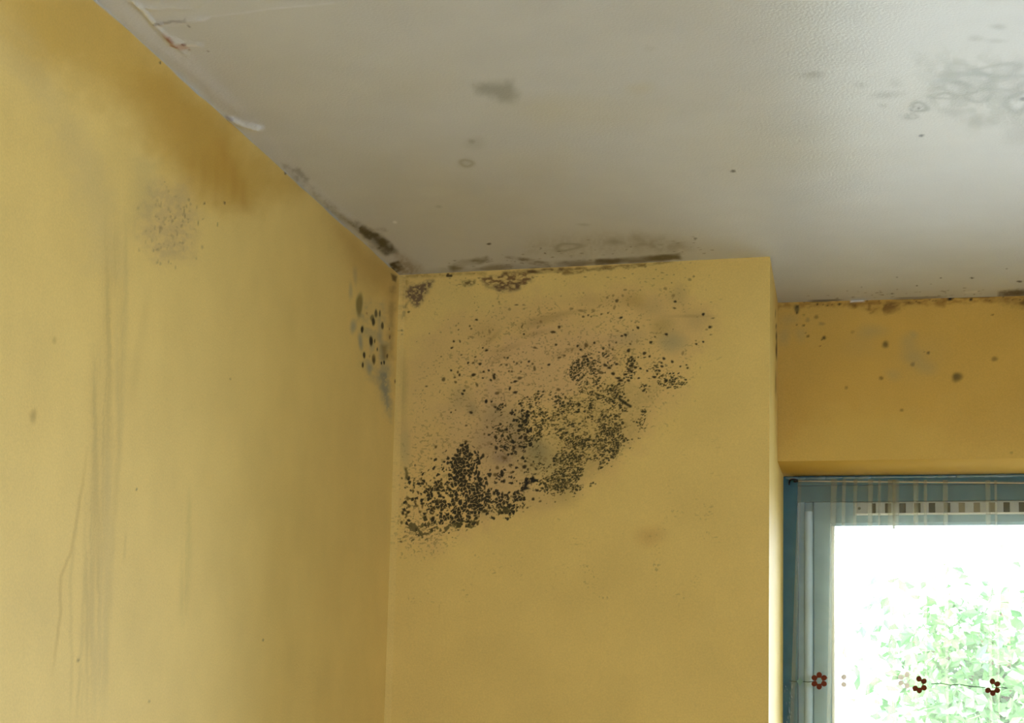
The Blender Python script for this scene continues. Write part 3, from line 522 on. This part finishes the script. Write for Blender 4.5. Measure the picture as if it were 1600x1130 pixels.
    s.blob([(608, 412), (622, 408), (632, 420), (620, 426), (612, 420)], (32, 24, 20), .95, 2.4, 3, grain=.3, seed=75)
    s.blob([(560, 356), (600, 356), (606, 362), (580, 362)], (126, 118, 100), .4, 3, 3, grain=.6, seed=79)
    s.blob([(620, 396), (660, 420), (640, 434), (622, 430)], (140, 120, 90), .6, 8, 6, grain=.4, seed=76)
    # along the pier
    s.blob([(700, 416), (722, 408), (760, 402), (764, 408), (730, 416), (708, 424)], (112, 106, 84), .8, 4, 4, grain=.6, gs=.1, seed=77, stretch=2.5)
    s.blob([(790, 402), (820, 404), (860, 412), (860, 418), (820, 410)], (110, 96, 74), .75, 3, 3, grain=.6, seed=78, stretch=3)
    s.blob([(640, 426), (700, 420), (880, 409), (1010, 402), (1060, 399), (1064, 405), (900, 418), (640, 436)], (104, 88, 64), .6, 4, 5, grain=.6, gs=.09, seed=80, stretch=4)
    s.blob([(930, 406), (1000, 400), (1060, 398), (1060, 404), (930, 415)], (70, 54, 34), .8, 2.5, 3, grain=.4, gs=.1, seed=81, stretch=4)
    s.blob([(1030, 398), (1062, 396), (1062, 404), (1034, 406)], (84, 76, 52), .7, 2.5, 3, grain=.4, seed=84)
    s.blob([(990, 370), (1060, 372), (1080, 390), (1000, 395)], (150, 146, 132), .5, 12, 8, grain=.7, gs=.1, seed=82, stretch=2)
    s.blob([(840, 372), (980, 368), (1060, 384), (900, 402), (820, 396)], (166, 162, 150), .4, 14, 8, grain=.4, seed=83)
    for k in range(70):
        x = random.uniform(700, 1120); s.spot(x, 430 - (x - 640) * .053 - abs(random.gauss(0, 16)) - 3, random.uniform(.8, 3), random.uniform(.5, 1.1), (104, 94, 76), random.uniform(.25, .7))
    for k in range(40):
        x = random.uniform(1260, 1600); s.spot(x, 471 - (x - 1215) * .027 - abs(random.gauss(0, 7)) - 1, random.uniform(.8, 3), random.uniform(.5, 1), (92, 78, 62), random.uniform(.25, .7))
    s.blob([(1560, 456), (1650, 446), (1650, 462), (1560, 464)], (70, 52, 36), .8, 4, 4, grain=.3, seed=85, stretch=2)
    s.stroke([(1260, 470.5), (1320, 468.8)], 1.5, (66, 50, 34), .7, .7); s.stroke([(1390, 466.5), (1480, 464)], 1.4, (96, 76, 50), .6, .7)
    s.blob([(1507, 456), (1527, 454.5), (1528, 457), (1508, 458.5)], (236, 236, 236), .95, 1.2, 1); s.blob([(1325, 462), (1345, 461), (1345, 463), (1326, 464)], (228, 228, 228), .8, 1.2, 1)
    s.blob([(150, -20), (185, -20), (300, 90), (440, 230), (520, 320), (505, 322), (300, 138), (180, 30)], (224, 227, 234), .4, 8, 5, seed=90)
    # torn paper, cracks and ridges over the left wall
    RED = (150, 70, 44)
    s.blob([(257, 56), (264, 58), (270, 64), (262, 62)], (132, 48, 30), .95, 1.6, 1.5); s.blob([(284, 66), (292, 68), (290, 70), (283, 69)], (128, 60, 46), .9, 1.4, 1)
    s.blob([(254, 50), (262, 56), (276, 68), (296, 74), (282, 76), (266, 70), (256, 58)], (196, 150, 132), .6, 3, 3, seed=8)
    s.stroke([(267, 71), (276, 73)], 1.4, (170, 92, 60), .8, .7, False); s.spot(325, 80, 2, 1, (130, 110, 100), .8); s.spot(296, 78, 2, 1.2, (150, 110, 90), .7)
    s.stroke([(216, 8), (240, 36)], 1.6, (238, 234, 218), .85, .6, False); s.stroke([(203, 2), (210, 3), (200, 1)], 1.4, (240, 240, 236), .8, .6, False)
    s.stroke([(240, 37), (270, 31), (290, 31)], 1.3, (128, 124, 128), .7, .7, False); s.stroke([(288, 29), (296, 42)], 1.1, (120, 116, 120), .75, .7, False)
    s.blob([(242, 38), (270, 33), (300, 30), (326, 27), (320, 33), (292, 38), (262, 41), (250, 42)], (228, 230, 236), .75, 3, 2, seed=9)
    s.stroke([(322, 27), (420, 14), (520, 4)], 1.3, (226, 228, 232), .75, .6, False); s.stroke([(288, 69), (310, 69)], 1.4, (232, 228, 220), .8, .6)
    s.stroke([(355, 184), (385, 195), (410, 200)], 3, (232, 233, 228), .8, .6); s.stroke([(352, 181), (366, 185)], 1.6, (160, 166, 200), .6, .6)
    s.stroke([(616, 347), (618, 347.5)], 2, (250, 250, 250), .9, .6, False)
    for pts, wd, hh in [([(200, -4), (216, 8), (240, 37), (262, 60), (300, 92)], 3, .0020), ([(240, 38), (270, 33), (330, 27)], 4, .0028), ([(326, 27), (420, 14), (540, 2)], 2.2, .0010), ([(352, 182), (380, 194), (414, 201)], 4, .0045), ([(260, 58), (290, 70), (320, 70)], 4, .0022), ([(270, 80), (330, 130), (420, 220)], 10, .0010), ([(170, 0), (230, 60), (300, 118), (360, 170)], 8, .0008), ([(200, 4), (240, 14), (262, 12)], 3, .0016), ([(330, 0), (300, 14), (250, 10)], 3, .0012)]:
        s.ridge(pts, wd, -hh if False else hh)
    s.ridge([(480, 290), (540, 338), (610, 405)], 5, .0015)
paint_ceiling()
ceil = mesh_from('ceiling', [cl.arrays(.15)], M_CEIL)

# ------------------------------------------------------------------ the rest of the room, out of frame
M_FLOOR = plain('pale_floor', (198, 196, 192), .5, .4, mscale=6, mott=.2)
mesh_from('floor', [box_arrays((-3, -2.2, -.1), np.eye(3), (6.5, 7, .1), (150, 116, 78))], M_FLOOR)
y_end = (wb_O + e_back * WEND)[1]; x_end = (wb_O + e_back * WEND)[0]
br = [box_arrays((ROOM_R, y0, z0), np.eye(3), (.2, y1 - y0, z1 - z0), PALE) for (y0, y1, z0, z1) in
      [(ROOM_F - .2, FW[0], 0, CEIL), (FW[1], y_end + .1, 0, CEIL), (FW[0], FW[1], 0, FW[2]), (FW[0], FW[1], FW[3], CEIL)]]
mesh_from('wall_right', br, M_WALL)
mesh_from('wall_front', [box_arrays((-2.6, ROOM_F - .2, 0), np.eye(3), (ROOM_R + 2.6, .2, CEIL), PALE)], M_WALL)

# ------------------------------------------------------------------ the window: everything in its own axes (u right, v up, w outdoors)
FO = wb_O + n_out * DEPTH
def fuv(x, y, w=0.0):
    p = hit(x, y, FO + n_out * w, n_out) - FO; return p @ e_back, p[2]
def fw(u, v, w): return FO + e_back * u + UP * v + n_out * w

def finish(name, bm, mat, parent=None, smooth=False):
    bmesh.ops.recalc_face_normals(bm, faces=bm.faces)
    me = bpy.data.meshes.new(name); bm.to_mesh(me); bm.free(); me.materials.append(mat)
    if smooth:
        for p in me.polygons: p.use_smooth = True
    o = bpy.data.objects.new(name, me); COL.objects.link(o)
    if parent: o.parent = parent
    return o
def wbox(bm, u0, u1, v0, v1, w0, w1, bev=.0):
    vs = [bm.verts.new(fw(u, v, w)) for w in (w0, w1) for (u, v) in ((u0, v0), (u1, v0), (u1, v1), (u0, v1))]
    fs = [bm.faces.new([vs[i] for i in f]) for f in ((0,1,2,3),(7,6,5,4),(0,4,5,1),(1,5,6,2),(2,6,7,3),(3,7,4,0))]
    if bev:
        es = list({e for f in fs for e in f.edges})
        bmesh.ops.bevel(bm, geom=es, offset=bev, segments=2, affect='EDGES', profile=.5)
def wprofile(bm, prof, axis, a0, a1):
    """sweep a closed (u or v, w) outline along v ('v') or u ('u')"""
    def pt(p, a): return fw(p[0], a, p[1]) if axis == 'v' else fw(a, p[0], p[1])
    A = [bm.verts.new(pt(p, a0)) for p in prof]; B = [bm.verts.new(pt(p, a1)) for p in prof]; n = len(prof)
    for i in range(n): bm.faces.new([A[i], A[(i+1) % n], B[(i+1) % n], B[i]])
    bm.faces.new(A); bm.faces.new(B[::-1])

M_SASH = plain('sash_blue_with_glow', (132, 166, 182), .25, .5, bump=.2, bscale=90, mott=.08, mscale=30, coat=.4)  # paler than the frame: the curtain's glow is put into this colour
M_BLUE = plain('bead_blue_with_highlight', (190, 216, 234), .25, .5, mott=.06, mscale=30, coat=.4)  # the bead's lit highlight is painted in as a lighter blue
M_TEAL = plain('teal_gloss_paint', (52, 106, 126), .22, .5, bump=.35, bscale=90, mott=.1, mscale=30, coat=.5)
M_WHITEP = plain('white_vent_plastic', (176, 182, 182), .35, .5, mott=.06)
M_SLOTB = plain('taupe_vent_flap', (128, 122, 100), .6, .3)
M_SLOT = plain('dark_vent_slot', (58, 54, 40), .7, .2)
M_BEAD = plain('cream_glazing_putty', (244, 240, 222), .5, .4)
u_l, v_top = fuv(1224, 742.4)[0], SOF - .0005
u_r = WIN_W; v_b = SILL
u_j = fuv(1246, 900)[0]; v_h = fuv(1400, 757)[1]
win = bpy.data.objects.new('window_1', None); COL.objects.link(win); win['kind'] = 'structure'
bm = bmesh.new()
wbox(bm, u_l - .004, u_j, v_b, v_top, 0, .07, .002); wbox(bm, u_r - (u_j - u_l), u_r, v_b, v_top, 0, .07, .002)
wbox(bm, u_j - .001, u_r - (u_j - u_l) + .001, v_h, v_top, 0, .07, .002); wbox(bm, u_j - .001, u_r - .02, v_b, v_b + .03, 0, .07, .002)
wbox(bm, u_j - .001, u_r - (u_j - u_l) + .001, fuv(1400, 783.2, .006)[1], v_h, .006, .03, .001)
finish('frame', bm, M_TEAL, win)
# sash: stiles and rails moulded towards the glass
SW = .012                                                     # the sash sits this much behind the frame's face
u_s1 = fuv(1257, 950, SW)[0]; u_s2 = fuv(1270, 950, SW)[0]; u_s3 = fuv(1298, 950, SW)[0]; u_g = fuv(1303.5, 950, SW)[0]
v_r1 = fuv(1450, 784, SW)[1]; v_r2 = fuv(1450, 805, SW)[1]; v_r3 = fuv(1450, 816, SW)[1]; v_g = fuv(1450, 820.5, SW)[1]
bm = bmesh.new()
d = u_s2 - u_s1
prof = [(u_j + .0005, SW), (u_s1, SW), (u_s1 + .001, SW + .004), (u_s2 - .001, SW + .004), (u_s2, SW), (u_s2 + .0012, SW + .003), (u_s2 + .0024, SW), (u_s3, SW), (u_s3 + .001, SW + .004), (u_s3 + .001, .06), (u_j + .0005, .06)]
v_sb = v_b + .032
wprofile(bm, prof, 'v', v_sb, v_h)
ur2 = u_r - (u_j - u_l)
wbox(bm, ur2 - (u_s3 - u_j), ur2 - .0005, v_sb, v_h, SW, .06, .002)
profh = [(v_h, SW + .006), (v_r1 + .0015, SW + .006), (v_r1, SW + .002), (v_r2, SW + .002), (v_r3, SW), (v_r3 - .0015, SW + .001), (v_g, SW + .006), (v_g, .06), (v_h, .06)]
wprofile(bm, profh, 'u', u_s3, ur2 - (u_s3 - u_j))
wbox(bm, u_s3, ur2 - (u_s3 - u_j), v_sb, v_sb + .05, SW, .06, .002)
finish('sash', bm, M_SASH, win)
bm = bmesh.new()
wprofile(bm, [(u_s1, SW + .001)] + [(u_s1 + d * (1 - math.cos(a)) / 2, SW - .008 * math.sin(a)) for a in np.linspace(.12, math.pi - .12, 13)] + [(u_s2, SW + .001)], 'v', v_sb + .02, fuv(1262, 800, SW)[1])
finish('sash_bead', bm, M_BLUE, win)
# lumps and runs of gloss paint along the frame's edges
rg = random.Random(3)
def lumps(pts, n, r0, r1):
    bm = bmesh.new()
    for k in range(n):
        t = rg.random(); c = pts[0] * (1 - t) + pts[1] * t
        r = rg.uniform(r0, r1); M_ = Matrix.Translation(Vector(c)) @ Matrix.Diagonal((rg.uniform(1.5, 4), .4, rg.uniform(.5, .9), 1))
        bmesh.ops.create_uvsphere(bm, u_segments=10, v_segments=6, radius=r, matrix=M_)
    return bm
M_LUMP = plain('thick_gloss_paint', (64, 118, 138), .08, 1.0, mott=.1, coat=1); M_LUMP.node_tree.nodes['Principled BSDF'].inputs['Coat IOR'].default_value = 2.2
a = fw(u_j - .01, v_top - .0036, .0002); b = fw(u_j + .40, v_top - .0036, .0002)
finish('paint_run', lumps([a, b], 100, .0022, .0040), M_LUMP, win, True)
bm = bmesh.new()
for k in range(34):
    c = fw(u_l + rg.uniform(.001, .018), rg.uniform(fuv(1225, 1180)[1], fuv(1225, 1060)[1]), .0004)
    bmesh.ops.create_uvsphere(bm, u_segments=10, v_segments=6, radius=rg.uniform(.0012, .0026), matrix=Matrix.Translation(Vector(c)) @ Matrix.Diagonal((.8, 1, rg.uniform(1, 3), 1)))
finish('paint_run', bm, M_LUMP, win, True)
bm = bmesh.new(); wbox(bm, u_s3 + .001, u_g, v_sb + .05, v_g, SW + .004, SW + .02, .001)
finish('glazing_bead', bm, M_BEAD, win)
# glass
mt = bpy.data.materials.new('window_glass'); mt.use_nodes = True; nt = mt.node_tree; nt.nodes.clear()
N, L = nt.nodes.new, nt.links.new
out = N('ShaderNodeOutputMaterial'); mx = N('ShaderNodeMixShader'); tr = N('ShaderNodeBsdfTransparent'); gl = N('ShaderNodeBsdfGlossy'); fr = N('ShaderNodeFresnel')
gl.inputs['Roughness'].default_value = .02; tr.inputs[0].default_value = (.95, .98, .96, 1); fr.inputs[0].default_value = 1.3
L(fr.outputs[0], mx.inputs[0]); L(tr.outputs[0], mx.inputs[1]); L(gl.outputs[0], mx.inputs[2]); L(mx.outputs[0], out.inputs[0])
M_GLASS = mt
bm = bmesh.new(); wbox(bm, u_s3, ur2 - (u_s3 - u_j), v_sb + .045, v_g + .003, .04, .044)
finish('glass_pane', bm, M_GLASS, win)
# trickle vent in the top rail
v0, v1 = fuv(1450, 803.6, SW)[1], fuv(1450, 785.4, SW)[1]
uv0 = fuv(1337, 795, SW)[0]; uv1 = uv0 + .62
bm = bmesh.new(); wbox(bm, uv0, uv1, v0, v1, SW - .003, SW + .004, .001)
wbox(bm, uv0, uv1, v1 - .001, v1 + .0006, SW - .005, SW + .002, .0003)
vent = finish('ventilation_strip', bm, M_WHITEP, win)
bm = bmesh.new(); wbox(bm, uv0, uv1, v0 - .0014, v0 + .0012, SW - .009, SW + .002, .0006); finish('vent_lip', bm, plain('vent_lip_highlight', (240, 240, 234), .3, .5), vent)  # lip whiter than the vent: a highlight line put into its colour
pitch = fuv(1407.6, 795, SW)[0] - fuv(1384.5, 795, SW)[0]; sw = fuv(1393, 795, SW)[0] - fuv(1383, 795, SW)[0]
k = 0; uc = fuv(1365.5, 795, SW)[0]
slots = [(1365.5, 6), (1388, 10), (1410.5, 10), (1433.5, 10), (1456.5, 10), (1480, 10), (1503, 10), (1526.5, 10), (1550, 10), (1573, 10), (1597, 10), (1620, 10), (1643, 10), (1666, 10)]
for xp, wd in slots:
    a, b = fuv(xp - wd / 2, 795, SW)[0], fuv(xp + wd / 2, 795, SW)[0]
    bm = bmesh.new(); wbox(bm, a, b, v0 + .0022, v1 - .0012, SW - .0036, SW - .001, .0006); finish('vent_slot', bm, M_SLOTB if xp in (1503, 1526.5, 1550) else M_SLOT, vent)
bm = bmesh.new(); c = fw(fuv(1343, 795, SW)[0], fuv(1343, 795, SW)[1], SW - .0042)
bmesh.ops.create_uvsphere(bm, u_segments=12, v_segments=6, radius=.0026, matrix=Matrix.Translation(Vector(c)))
finish('screw', bm, plain('grey_screw', (96, 94, 80), .4, .5, metal=.6), vent, True)

# ------------------------------------------------------------------ curtain wire and its hook
def tag(o, label, cat, group=None):
    o['label'] = label; o['category'] = cat
    if group: o['group'] = group
def tube(bm, pts, r, seg=8):
    rings = []
    pts = [np.asarray(p, float) for p in pts]
    for i, p in enumerate(pts):
        t = _n(pts[min(i+1, len(pts)-1)] - pts[max(i-1, 0)]); a = _n(np.cross(t, (0.13, .2, .97) if abs(t[2]) < .9 else (1, 0, 0))); b = np.cross(t, a)
        rr = r if np.isscalar(r) else r[i]
        rings.append([bm.verts.new(p + rr * (math.cos(q) * a + math.sin(q) * b)) for q in np.linspace(0, 2 * math.pi, seg, endpoint=False)])
    for A, B in zip(rings, rings[1:]):
        for i in range(seg): bm.faces.new([A[i], A[(i+1) % seg], B[(i+1) % seg], B[i]])
    bm.faces.new(rings[0]); bm.faces.new(rings[-1][::-1])
CW = -.010
def cpt(x, y, w=CW): u, v = fuv(x, y, w); return fw(u, v, w)
ua, va = fuv(1246, 751.5, CW); ub, vb = fuv(1600, 754.5, CW)
sl = (vb - va) / (ub - ua)
def wire_v(u): return va + sl * (u - ua)
bm = bmesh.new(); tube(bm, [fw(u, wire_v(u), CW + .0042) for u in np.linspace(ua - .002, u_r - .02, 30)], .0009)
wire = finish('curtain_wire', bm, plain('cream_plastic_wire', (226, 206, 176), .4, .5), None, True)
tag(wire, 'thin cream curtain wire stretched across the head of the teal window frame', 'curtain wire')
bm = bmesh.new()
hk = [(1233.5, 757, -.001), (1233.5, 753, -.006), (1234.5, 750.2, -.010), (1237, 749, -.011), (1241, 749.3, -.0105), (1245.5, 750.5, CW), (1246.5, 752.2, CW + .001), (1243, 753, CW + .0015), (1240, 752.2, CW + .001)]
tube(bm, [cpt(*p) for p in hk], .0017)
hook = finish('curtain_hook', bm, plain('blackened_steel', (30, 28, 28), .4, .5, metal=.5), None, True)
tag(hook, 'small black hook screwed into the upper left corner of the teal frame', 'hook')

# ------------------------------------------------------------------ the net curtain
mt = bpy.data.materials.new('sheer_net'); mt.use_nodes = True; nt = mt.node_tree; nt.nodes.clear(); N, L = nt.nodes.new, nt.links.new
out = N('ShaderNodeOutputMaterial'); mx = N('ShaderNodeMixShader'); tr = N('ShaderNodeBsdfTransparent'); m2 = N('ShaderNodeMixShader'); df = N('ShaderNodeBsdfDiffuse'); tl = N('ShaderNodeBsdfTranslucent')
tc = N('ShaderNodeTexCoord'); nz = N('ShaderNodeTexNoise'); nz.inputs['Scale'].default_value = 900; mr = N('ShaderNodeMapRange')
mr.inputs[3].default_value = .11; mr.inputs[4].default_value = .23
L(tc.outputs['Object'], nz.inputs['Vector']); L(nz.outputs[0], mr.inputs[0]); L(mr.outputs[0], mx.inputs[0])
df.inputs[0].default_value = (.86, .82, .50, 1); tl.inputs[0].default_value = (.86, .85, .70, 1); m2.inputs[0].default_value = .45
L(df.outputs[0], m2.inputs[1]); L(tl.outputs[0], m2.inputs[2]); L(tr.outputs[0], mx.inputs[1]); L(m2.outputs[0], mx.inputs[2]); L(mx.outputs[0], out.inputs[0])
M_NET = mt
folds = [(1305, 5), (1321, 3), (1339, 3), (1363, 4), (1377, 2), (1396, 6), (1403, 5), (1434, 4), (1449, 2.5), (1480, 4), (1546, 4), (1558, 2), (1630, 5), (1690, 4), (1760, 5), (1850, 4), (1940, 5), (2060, 4), (2180, 5)]
px_m = fuv(1401, 900, CW)[0] - fuv(1400, 900, CW)[0]
U0 = fuv(1247, 760, CW)[0]
def curtain_section(t):
    """cloth outline at height fraction t (0 = wire, 1 = frame's foot): points (u, w)"""
    drift = -(15 * px_m) * min(1, t * 2.2) if True else 0
    pts = []
    wd = 6 * px_m
    pts += [(U0 + drift + wd, CW - .0016), (U0 + drift + .0005, CW - .0012), (U0 + drift, CW - .0004), (U0 + drift + .0006, CW)]
    x_prev = U0 + drift
    for x, w in folds:
        u = U0 + (x - 1247) * px_m + drift * max(0, 1 - (x - 1247) / 250)
        hw = w * px_m * .9 * (1 - .45 * min(1, t * 3))
        for q in np.linspace(x_prev + .002, u - hw - .002, 6): pts.append((q, CW + .0016 * math.sin(q * 90 + t * 2)))
        pts += [(u + hw, CW - .0022 - .002 * t), (u + hw + .0003, CW - .0034 - .002 * t), (u - hw, CW - .0052 - .003 * t), (u - hw - .0003, CW - .0064 - .003 * t), (u + hw + .0006, CW - .0050 - .003 * t)]
        x_prev = u + hw + .001
    pts.append((u_r - .03, CW))
    return pts
rows = 36; v_c1 = SILL + .03
bm = bmesh.new(); grid = []
for r in range(rows + 1):
    t = r / rows; sec = curtain_section(t); row = []
    for u, w in sec:
        vt = wire_v(u) + .0028
        row.append(bm.verts.new(fw(u, vt + (v_c1 - vt) * t, w)))
    grid.append(row)
for A, B in zip(grid, grid[1:]):
    for i in range(len(A) - 1): bm.faces.new([A[i], A[i+1], B[i+1], B[i]])
cur = finish('net_curtain', bm, M_NET, None, True)
tag(cur, 'sheer net curtain with brown flower embroidery hanging in front of the window', 'curtain')

M_PETAL = plain('brown_embroidery', (112, 54, 36), .8, .1, mott=.2, mscale=600)
M_STEM = plain('dark_green_thread', (44, 62, 44), .8, .1)
M_LEAFT = plain('sage_thread', (120, 150, 140), .8, .1)
M_VEILED = plain('net_veiled_embroidery', (222, 208, 212), .8, .1, mott=.1, mscale=600)  # pale version of the brown petals: the net's veil is in the colour
def flower(x, y, angs, w=-.0200, rr=8.6, pr=4.7):
    bm = bmesh.new()
    for a in angs:
        a = math.radians(a); c = (x + rr * math.cos(a), y - rr * math.sin(a) * 1.06)
        n = 14; fr_, bk = [], []
        for q in np.linspace(0, 2 * math.pi, n, endpoint=False):
            dx, dy = pr * 1.0 * math.cos(q), pr * .92 * math.sin(q)
            X = c[0] + dx * math.cos(a) - dy * math.sin(a); Y = c[1] - (dx * math.sin(a) + dy * math.cos(a))
            fr_.append(bm.verts.new(cpt(X, Y, w))); bk.append(bm.verts.new(cpt(X, Y, w + .0007)))
        bm.faces.new(fr_); bm.faces.new(bk[::-1])
        for i in range(n): bm.faces.new([fr_[i], fr_[(i+1) % n], bk[(i+1) % n], bk[i]])
    if len(angs) > 3:
        lo, hi = (0, 2 * math.pi) if len(angs) > 5 else (math.radians(min(angs)), math.radians(max(angs)))
        tube(bm, [cpt(x + 5.6 * math.cos(q), y - 5.9 * math.sin(q), w + .0003) for q in np.linspace(lo, hi, 22)], .0009, 6)
    return finish('embroidered_flower', bm, M_PETAL if w < -.01 else M_VEILED, cur)
flower(1280, 1064, [90, 30, -30, -90, -150, 150])
flower(1436.5, 1070, [95, 35, -33, -90, -140])
flower(1551, 1074, [92, 32, -32, -88, -148])
flower(1415, 1063, [75, 150, -150, -75], w=-.0035)
flower(1312, 1064, [40, -40], w=-.0035)
def stem(pts, w, mat, r=.0006):
    bm = bmesh.new(); tube(bm, [cpt(x, y, w) for x, y in pts], r, 6); return finish('embroidered_stem', bm, mat, cur, True)
stem([(1234, 1064.5), (1242, 1065.5), (1252, 1065), (1262, 1066), (1272, 1065.5)], -.0195, M_STEM, .0006)
stem([(1455, 1069), (1470, 1068), (1486, 1071), (1500, 1070), (1518, 1073), (1540, 1074.5)], -.0195, M_STEM, .0007)
stem([(1552, 1075), (1566, 1074), (1574, 1076)], -.0195, M_STEM, .0006)
stem([(1288, 1063), (1293, 1059)], -.0195, M_PETAL, .0006)
for x, y in [(1250, 1065)]:
    bm = bmesh.new(); ps = [(x - 5, y), (x, y - 7), (x + 5, y), (x, y + 8)]
    A = [bm.verts.new(cpt(*p, -.0202)) for p in ps]; B = [bm.verts.new(cpt(*p, -.0197)) for p in ps]
    bm.faces.new(A); bm.faces.new(B[::-1])
    for i in range(4): bm.faces.new([A[i], A[(i+1) % 4], B[(i+1) % 4], B[i]])
    finish('embroidered_leaf', bm, M_LEAFT, cur)

# ------------------------------------------------------------------ outdoors
M_GROUND = plain('pale_paving', (186, 184, 178), .9, .1, mott=.15, mscale=3)
mesh_from('terrace', [box_arrays((-30, y_end + .6, -.55), np.eye(3), (60, 60, .1), (186, 184, 178))], M_GROUND)
mt, nt, b, N, L = nodes_of('leaf_green'); tc = N('ShaderNodeTexCoord'); nz = N('ShaderNodeTexNoise'); nz.inputs['Scale'].default_value = 3
rp = N('ShaderNodeValToRGB'); rp.color_ramp.elements[0].color = (.05, .18, .05, 1); rp.color_ramp.elements[1].color = (.18, .36, .10, 1); rp.color_ramp.elements[0].position = .35; rp.color_ramp.elements[1].position = .65
L(tc.outputs['Object'], nz.inputs['Vector']); L(nz.outputs[0], rp.inputs[0]); L(rp.outputs[0], b.inputs['Base Color']); b.inputs['Roughness'].default_value = .5
M_LEAF = mt
M_BARK = plain('bark', (120, 100, 80), .9, .1, mscale=20, mott=.3)
def tree(px, dist, crown_z, spread, hgt, n, label, leaf=.05, seed=1):
    rg = random.Random(seed)
    d = ray(px, 900); d = d / d[1] * dist; base = CAM + d; base[2] = -.5
    root = bpy.data.objects.new('tree', None); COL.objects.link(root); root.location = base; tag(root, label, 'tree', None)
    bm = bmesh.new(); zc = crown_z + .5
    tube(bm, [(0, 0, 0), (.05, .02, zc * .4), (-.04, .03, zc * .8), (0, 0, zc + hgt * .7)], [.13, .11, .08, .03], 10)
    finish('trunk', bm, M_BARK, root, True)
    tips = []
    for k in range(16):
        a = rg.uniform(0, 6.28); z0 = zc * rg.uniform(.6, 1) + rg.uniform(0, hgt * .4); ln = spread * rg.uniform(.5, 1)
        p0 = np.array([0, 0, z0]); p2 = np.array([math.cos(a) * ln, math.sin(a) * ln, z0 + rg.uniform(-.1, .7) * hgt * .6])
        p1 = (p0 + p2) / 2 + np.array([0, 0, .12])
        bm = bmesh.new(); tube(bm, [p0, p1, p2], [.035, .02, .006], 6); finish('branch', bm, M_BARK, root, True)
        tips += [p1 * .5 + p2 * .5, p2, p1, p2 + np.array([rg.gauss(0, .2), rg.gauss(0, .2), rg.gauss(0, .2)])]
    V, Fc = [], []
    for i in range(n):
        c = np.array(tips[rg.randrange(len(tips))]) + np.array([rg.gauss(0, .2) for _ in range(3)])
        ax = _n([rg.gauss(0, 1), rg.gauss(0, 1), rg.gauss(-.3, .6)]); up = _n(np.cross(ax, [rg.gauss(0, 1), rg.gauss(0, 1), rg.gauss(0, 1)])); nn = np.cross(ax, up)
        l = leaf * rg.uniform(.7, 1.3); w2 = l * .32; b0 = len(V)
        V += [c, c + ax * l * .4 + up * w2 + nn * .008, c + ax * l, c + ax * l * .4 - up * w2 + nn * .008, c + ax * l * .45]
        Fc += [(b0, b0 + 4, b0 + 1), (b0 + 1, b0 + 4, b0 + 2), (b0, b0 + 3, b0 + 4), (b0 + 3, b0 + 2, b0 + 4)]
    me = bpy.data.meshes.new('foliage'); me.from_pydata([tuple(v) for v in V], [], Fc); me.materials.append(M_LEAF)
    o = bpy.data.objects.new('foliage', me); COL.objects.link(o); o.parent = root; o['kind'] = 'stuff'
    return root
tree(1570, 17.0, 2.3, .85, 1.6, 9000, 'leafy green tree in the garden outside the window', .10, 5)

# portal for the window in view
pc = fw((u_s3 + ur2) / 2, (v_sb + v_g) / 2, .09)
ang = math.atan2(e_back[1], e_back[0])
portal('garden_daylight', pc, (math.pi / 2, 0, ang + math.pi), ur2 - u_s3, v_g - v_sb)
